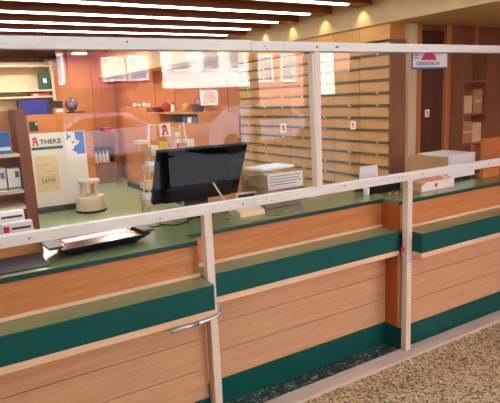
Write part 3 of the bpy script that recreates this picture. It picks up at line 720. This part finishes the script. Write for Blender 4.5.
# leaflet stand
ls = thing('leaflet_stand', 'clear stand of fanned white leaflets near the drawer wall', 'leaflet stand', (1.50, .55, ZT))
obj('base', B(1.40, 1.62, .50, .60, zb, zb+.006, .001), 'acrylic', ls)
obj('back', prism(BM(), [(.575, zb+.0065), (.58, zb+.0065), (.595, 1.07), (.59, 1.07)], 'X', 1.41, 1.61), 'acrylic', ls)
obj('front_lip', prism(BM(), [(.51, zb+.0065), (.514, zb+.0065), (.520, 1.0), (.516, 1.0)], 'X', 1.41, 1.61), 'acrylic', ls)
for k in range(4):
    b = BM(); y = .524+.012*k; xa = 1.405+.014*k
    prism(b, [(y, zb+.0075), (y+.003, zb+.0075), (y+.013, 1.035+.020*k), (y+.010, 1.035+.020*k)], 'X', xa, xa+.165)
    single('leaflet', b, 'white', ['front and lowest white leaflet in the clear stand', 'second white leaflet from the front in the stand', 'third white leaflet from the front in the stand', 'rearmost and tallest white leaflet in the stand'][k], 'leaflet', (1.48, y, zb+.0075), 'leaflets in the clear stand')
single('white_cup', lathe(BM(), [(.018, 0), (.021, .04), (.019, .04), (.016, .003), (0, .003)], 1.305, .36, zb), 'white', 'small white pot between leaflet stand and black tray', 'pot', (1.305, .36, zb))

# dark tray on the right hand worktop
dt = thing('pen_tray', 'dark green-black open tray behind the post', 'tray', (1.45, .42, ZT))
obj('bottom', B(1.335, 1.575, .335, .50, zb, zb+.006), 'black', dt)
for a in ((1.335, 1.575, .33, .3345), (1.335, 1.575, .5005, .505)): obj('long_wall', B(*a, zb, zb+.05, .001), 'black', dt)
for a in ((1.33, 1.3345, .33, .505), (1.5755, 1.58, .33, .505)): obj('end_wall', B(*a, zb, zb+.05, .001), 'black', dt)
for k, (x, y) in enumerate(((1.40, .25), (1.43, .22))):
    single('sweet', lathe(BM(), ball(.007), x, y, zb), 'orange', ['orange sweet nearer the dark tray', 'orange sweet nearer the post'][k], 'sweet', (x, y, zb), 'sweets on the worktop')

# open carton with magenta dot
oc = thing('open_carton', 'low open carton with magenta dot full of packs', 'carton', (1.755, .31, ZT))
x0, x1, y0, y1 = 1.60, 1.915, .17, .46
obj('bottom', B(x0, x1, y0, y1, zb, zb+.004), 'cardboard', oc)
fw_ = obj('front_wall', prism(BM(), [(x0, zb), (x1, zb), (x1, 1.005), (x0+.05, 1.008), (x0+.02, .995), (x0, .985)], 'Y', y0-.004, y0), 'white', oc, label='white front with a magenta dot')
dm = BM(); lathe(dm, [(.013, 0), (.013, .0015), (0, .0016)], n=16); bmesh.ops.rotate(dm, verts=dm.verts, cent=(0, 0, 0), matrix=Matrix.Rotation(PI/2, 3, 'X')); bmesh.ops.translate(dm, verts=dm.verts, vec=(1.735, y0-.0042, .982))
obj('dot', dm, 'magenta', fw_)
obj('back_wall', B(x0, x1, y1, y1+.004, zb, 1.02), 'cardboard', oc)
obj('side_wall', B(x0-.004, x0, y0, y1, zb, 1.005), 'cardboard', oc); obj('side_wall', B(x1, x1+.004, y0, y1, zb, 1.005), 'white', oc)
k = 0
for j in range(3):
    for i in range(3):
        xa = x0+.008+.102*i; ya = y0+.006+.094*j
        single('medicine_pack', B(xa, xa+.094, ya, ya+.086, zb+.0045, 1.008+.012*((i*2+j) % 3), .002), ('cardboard', 'pinkish', 'cream', 'orange')[(i+2*j) % 4],
               '%s pack in the %s row of the open carton, %s' % (('brown', 'pink', 'cream', 'orange')[(i+2*j) % 4], ('front', 'middle', 'back')[j], ('nearest the post', 'in the middle', 'nearest the white box')[i]), 'medicine pack', (xa+.047, ya+.043, zb+.0045), 'packs in the open carton')

# white carton-like device
gd = thing('label_printer', 'pale box with brown side on black feet beside the wooden divider', 'printer', (2.16, .42, ZT))
obj('foot', B(2.03, 2.09, .32, .62, zb, zb+.02, .003), 'black', gd); obj('foot', B(2.24, 2.295, .32, .62, zb, zb+.02, .003), 'black', gd)
obj('body', prism(BM(), [(.30, .972), (.66, .972), (.66, 1.10), (.57, 1.128), (.42, 1.125), (.30, 1.128)], 'X', 2.022, 2.312), 'paleblue', gd)
obj('side_cover', prism(BM(), [(.302, .974), (.658, .974), (.658, 1.10), (.569, 1.128), (.42, 1.125), (.302, 1.128)], 'X', 2.014, 2.0215), 'cardboard', gd, label='brown side cover')
obj('lid', prism(BM(), [(.298, 1.1285), (.42, 1.1255), (.57, 1.1285), (.57, 1.136), (.298, 1.136)], 'X', 2.02, 2.314), 'white', gd)
dv = thing('divider_panel', 'alder wood divider standing on the worktop beside the pale printer', 'divider', (2.36, .3, ZT))
obj('board', B(2.325, 2.52, .24, .265, zb, 1.232, .002), 'alder_x', dv); obj('foot', B(2.34, 2.50, .2655, .34, zb, zb+.02, .002), 'alder_x', dv)

# DISKRETION sign behind the pane
sg = thing('sign', 'small white and blue discretion sign at the top of the pane', 'sign', (1.50, .045, 1.71))
obj('plate', B(1.352, 1.66, .040, .044, 1.712, 1.852, .001), 'blue', sg)
obj('white_field', B(1.360, 1.652, .0385, .0399, 1.722, 1.845), 'paleblue', sg)
rim = [(1.385, 1.7275), (1.627, 1.7275), (1.636, 1.737), (1.636, 1.747), (1.627, 1.756), (1.385, 1.756), (1.376, 1.747), (1.376, 1.737)]
obj('text_field', prism(BM(), rim, 'Y', .0372, .0384), 'white', sg)
text('lettering', 'DISKRETION', .030, 'ink', sg, (1.386, .0365, 1.7325), sx=1.16)
obj('magenta_print', prism(BM(), [(1.42, 1.762), (1.56, 1.762), (1.54, 1.79), (1.50, 1.815), (1.46, 1.80)], 'Y', .0372, .0384), 'magenta', sg)
for k in range(3): obj('print_line', B(1.368, 1.405, .0372, .0384, 1.772+.014*k, 1.777+.014*k), 'blue', sg)

# ------------------------------------------------------------------ DISPLAY STAND WITH A LOGO
ds = thing('display_stand', 'pale wooden ladder display stand with red A sign behind monitor', 'display stand', (.72, 2.25, 0))
def rod(p, q, r=.010): return tube(BM(), [p, q], r, 8)
obj('front_leg', rod((.435, 2.12, 0), (.600, 2.30, 1.40)), 'standwood', ds); obj('front_leg', rod((1.02, 2.12, 0), (.93, 2.30, 1.40)), 'standwood', ds)
obj('rear_leg', rod((.50, 2.66, 0), (.617, 2.33, 1.38)), 'standwood', ds); obj('rear_leg', rod((1.0, 2.66, 0), (.913, 2.33, 1.38)), 'standwood', ds)
obj('top_bar', rod((.61, 2.315, 1.405), (.92, 2.315, 1.335), .009), 'standwood', ds)
tier = [(1.150, .545, .965, 2.19), (1.02, .50, .98, 2.16), (.875, .46, 1.0, 2.13), (.745, .43, 1.01, 2.10)]
for z, xa, xb, y in tier:
    b = BM(); box(b, xa, xb, y-.06, y+.10, z, z+.012); tr_ = obj('tray', b, 'standwood', ds)
    obj('tray_lip', B(xa, xb, y-.066, y-.0605, z, z+.05, .001), 'standwood', tr_); obj('tray_lip', B(xa-.006, xa-.0005, y-.06, y+.10, z, z+.05, .001), 'standwood', tr_)
obj('side_tray', B(.475, .575, 2.22, 2.36, 1.245, 1.275, .002), 'cream', ds)
sb = B(.695, .795, 2.288, 2.296, 1.292, 1.405, .001); add_A(sb, .71, 2.2878, 1.305, .072, .088, 1)
obj('logo_sign', sb, ['white', 'red'], ds, label='white card with a red pharmacy A')
k = 0
for (z, xa, xb, y), n in zip(tier, (5, 4, 4, 3)):
    for i in range(n):
        w = (xb-xa)/n; x = xa+w*i+.008
        m = ('white', 'yellow', 'pinkish', 'pinkish', 'white', 'paleblue', 'white', 'white')[(k) % 8]
        h = (.052 if z < 1.1 else .066)+.014*((k*5) % 3)
        t = thing('small_pack', '%s pack, %s from the poster side, on the %s tray of the stand' % ({'pinkish': 'pink', 'paleblue': 'pale blue'}.get(m, m), ('first', 'second', 'third', 'fourth', 'fifth')[i], {1.150: 'top', 1.02: 'second', .875: 'third', .745: 'bottom'}[z]), 'pack', (x+w/2, y+.03, z+.0125), 0, 'packs on the display stand')
        obj('carton', B(x, x+w-.016, y-.04, y+.06, z+.0125, z+.0125+h, .002), m, t)
        obj('print_mark', B(x+.012, x+w-.03, y-.0415, y-.0402, z+.03, z+.045), 'red' if k % 2 else 'inkgrey', t); k += 1
for kk, (x, z) in enumerate(((.865, 1.30), (.865, 1.24))):
    b = BM(); lathe(b, [(.024, 0), (.026, .004), (.024, .010), (0, .011)], n=18); bmesh.ops.rotate(b, verts=b.verts, cent=(0, 0, 0), matrix=Matrix.Rotation(PI/2, 3, 'X')); bmesh.ops.translate(b, verts=b.verts, vec=(x, 2.30, z)); obj('white_knob', b, 'white', ds)

# ------------------------------------------------------------------ STREET OUTSIDE (mirrored in the panes)
struct('street', B(-30, 40, -14, YF-.1, -.3, -.05), 'asphalt')
def house(name, label, x0, x1, h, mat, wins, winmat, plinth=1.9, band=None):
    t = thing(name, label, 'building', ((x0+x1)/2, -14.5, 0))
    obj('facade', B(x0, x1, -16, -14, plinth, h), mat, t)
    obj('ground_floor', B(x0, x1, -16, -14.0, -.1, plinth-.01), 'plinth', t)
    for xa, xb, za, zb_ in wins:
        w = obj('window', B(xa-.08, xb+.08, -13.999, -13.93, za-.08, zb_+.08), 'housewhite', t)
        obj('window_glass', B(xa, xb, -13.929, -13.915, za, zb_), winmat, w)
    if band: obj('cornice', B(x0, x1, -13.92, -13.80, *band), 'housewhite', t)
    return t
def arow(x0, x1, n, w, zs): return [(x0+(x1-x0)*(i+.5)/n-w/2, x0+(x1-x0)*(i+.5)/n+w/2, a, b) for i in range(n) for a, b in zs]
house('town_house', 'red rendered house mirrored in the pane above the sideboard', -6, 5.35, 7, 'housered', [(3.75, 4.3, 2.35, 2.9), (4.55, 5.05, 2.35, 2.95)] + arow(-6, 3.2, 4, .9, [(2.3, 3.0), (4.3, 5.9)]), 'housewin', 2.1)
house('town_house', 'white rendered house mirrored in the pane beside the drawer wall', 5.4, 8.95, 7, 'housewhite', [(6.95, 7.45, 1.5, 1.85), (5.9, 6.5, 2.62, 3.15), (7.05, 7.6, 2.62, 3.15), (8.1, 8.6, 2.62, 3.15)], 'housedim', 1.95, (2.0, 2.5))
house('town_house', 'rose rendered house mirrored faintly in front of the drawer wall', 9.0, 11.95, 6.5, 'houserose', arow(9, 11.95, 3, .5, [(2.2, 3.0)]), 'housedim', 1.2)
house('town_house', 'narrow white house mirrored beside the upper wooden post', 12.0, 12.7, 6.5, 'housewhite', [(12.2, 12.5, 3.4, 4.2)], 'housedim', 1.6)
house('town_house', 'long rose house mirrored at the far end of the pane', 12.75, 30, 6.5, 'houserose', arow(13, 30, 6, 1.0, [(2.2, 3.4)]), 'housedim', 2.4)
def car(label, x, y):
    t = thing('parked_car', label, 'car', (x, y, -.05), 0, 'cars parked in the street')
    prof = [(-2.1, .25), (-2.15, .6), (-2.0, .85), (-1.2, .95), (-.6, 1.4), (.75, 1.42), (1.45, 1.0), (2.05, .92), (2.15, .55), (2.1, .25)]
    b = BM(); prism(b, prof, 'Y', -.82, .82); bmesh.ops.bevel(b, geom=list(b.edges), offset=.06, segments=2, affect='EDGES'); obj('body', b, 'carpaint', t, world=False)
    for s in (-.835, .82): obj('side_window', prism(BM(), [(-1.0, .98), (-.55, 1.32), (.7, 1.34), (1.2, 1.0)], 'Y', s, s+.015), 'black', t, world=False)
    for wx in (-1.35, 1.35):
        for wy in (-.74, .74):
            w = BM(); lathe(w, [(.1, -.1), (.3, -.1), (.31, -.07), (.31, .07), (.3, .1), (.1, .1)], n=20); bmesh.ops.rotate(w, verts=w.verts, cent=(0, 0, 0), matrix=Matrix.Rotation(PI/2, 3, 'X')); bmesh.ops.translate(w, verts=w.verts, vec=(wx, wy, .31)); obj('wheel', w, 'black', t, world=False)
    return t
c0 = car('silver car parked in front of the red house, mirrored faintly', 3.0, -12.9)
c1 = copy_tree(c0); c1.location = (8.2, -12.7, -.05); c1['label'] = 'silver car parked in front of the white house, mirrored faintly'

# ------------------------------------------------------------------ LIGHT
w = bpy.data.worlds.new('sky'); SC.world = w; w.use_nodes = True
bg = w.node_tree.nodes['Background']; bg.inputs['Color'].default_value = (.80, .90, 1.0, 1); bg.inputs['Strength'].default_value = .7
sun = bpy.data.lights.new('sun', 'SUN'); sun.energy = 60; sun.angle = math.radians(.6); sun.color = (.96, .97, 1)
so = bpy.data.objects.new('sun', sun); COL.objects.link(so)
so.rotation_euler = Vector((.25, -.8, -.62)).to_track_quat('-Z', 'Y').to_euler()
# small warm spots washing the fascia between the beams
for i in range(8, 14):
    sp = bpy.data.lights.new('fascia_spot', 'SPOT'); sp.energy = 1.5; sp.spot_size = math.radians(95); sp.spot_blend = .6; sp.color = (1, .86, .58); sp.shadow_soft_size = .02
    o = bpy.data.objects.new('fascia_spot', sp); COL.objects.link(o); o.location = (2.15, ys[i]+.10, 2.285)
    o.rotation_euler = Vector((.2, 0, -1)).to_track_quat('-Z', 'Y').to_euler()

# ------------------------------------------------------------------ CAMERA
f = 529.15; yaw, pit, rol = [math.radians(a) for a in (30.9552, -11.0298, -2.5837)]
fw = Vector((math.sin(yaw)*math.cos(pit), math.cos(yaw)*math.cos(pit), math.sin(pit)))
r0 = Vector((math.cos(yaw), -math.sin(yaw), 0)); u0 = r0.cross(fw)
R = r0*math.cos(rol)+u0*math.sin(rol); U = -r0*math.sin(rol)+u0*math.cos(rol)
cam = bpy.data.cameras.new('camera'); co = bpy.data.objects.new('camera', cam); COL.objects.link(co)
cam.sensor_fit = 'HORIZONTAL'; cam.sensor_width = 36; cam.lens = f*36/500; cam.clip_start = .05; cam.clip_end = 200
mw = Matrix((R, U, -fw)).transposed().to_4x4(); mw.translation = Vector((-1.0621, -2.1263, 1.5903))
co.matrix_world = mw
SC.camera = co

SC.view_settings.view_transform = 'Standard'; SC.view_settings.look = 'None'; SC.view_settings.gamma = 1; SC.view_settings.exposure = .08
SC.view_settings.use_curve_mapping = False
SC.cycles.use_denoising = True
SC.cycles.max_bounces = 10; SC.cycles.transparent_max_bounces = 24; SC.cycles.sample_clamp_indirect = 25
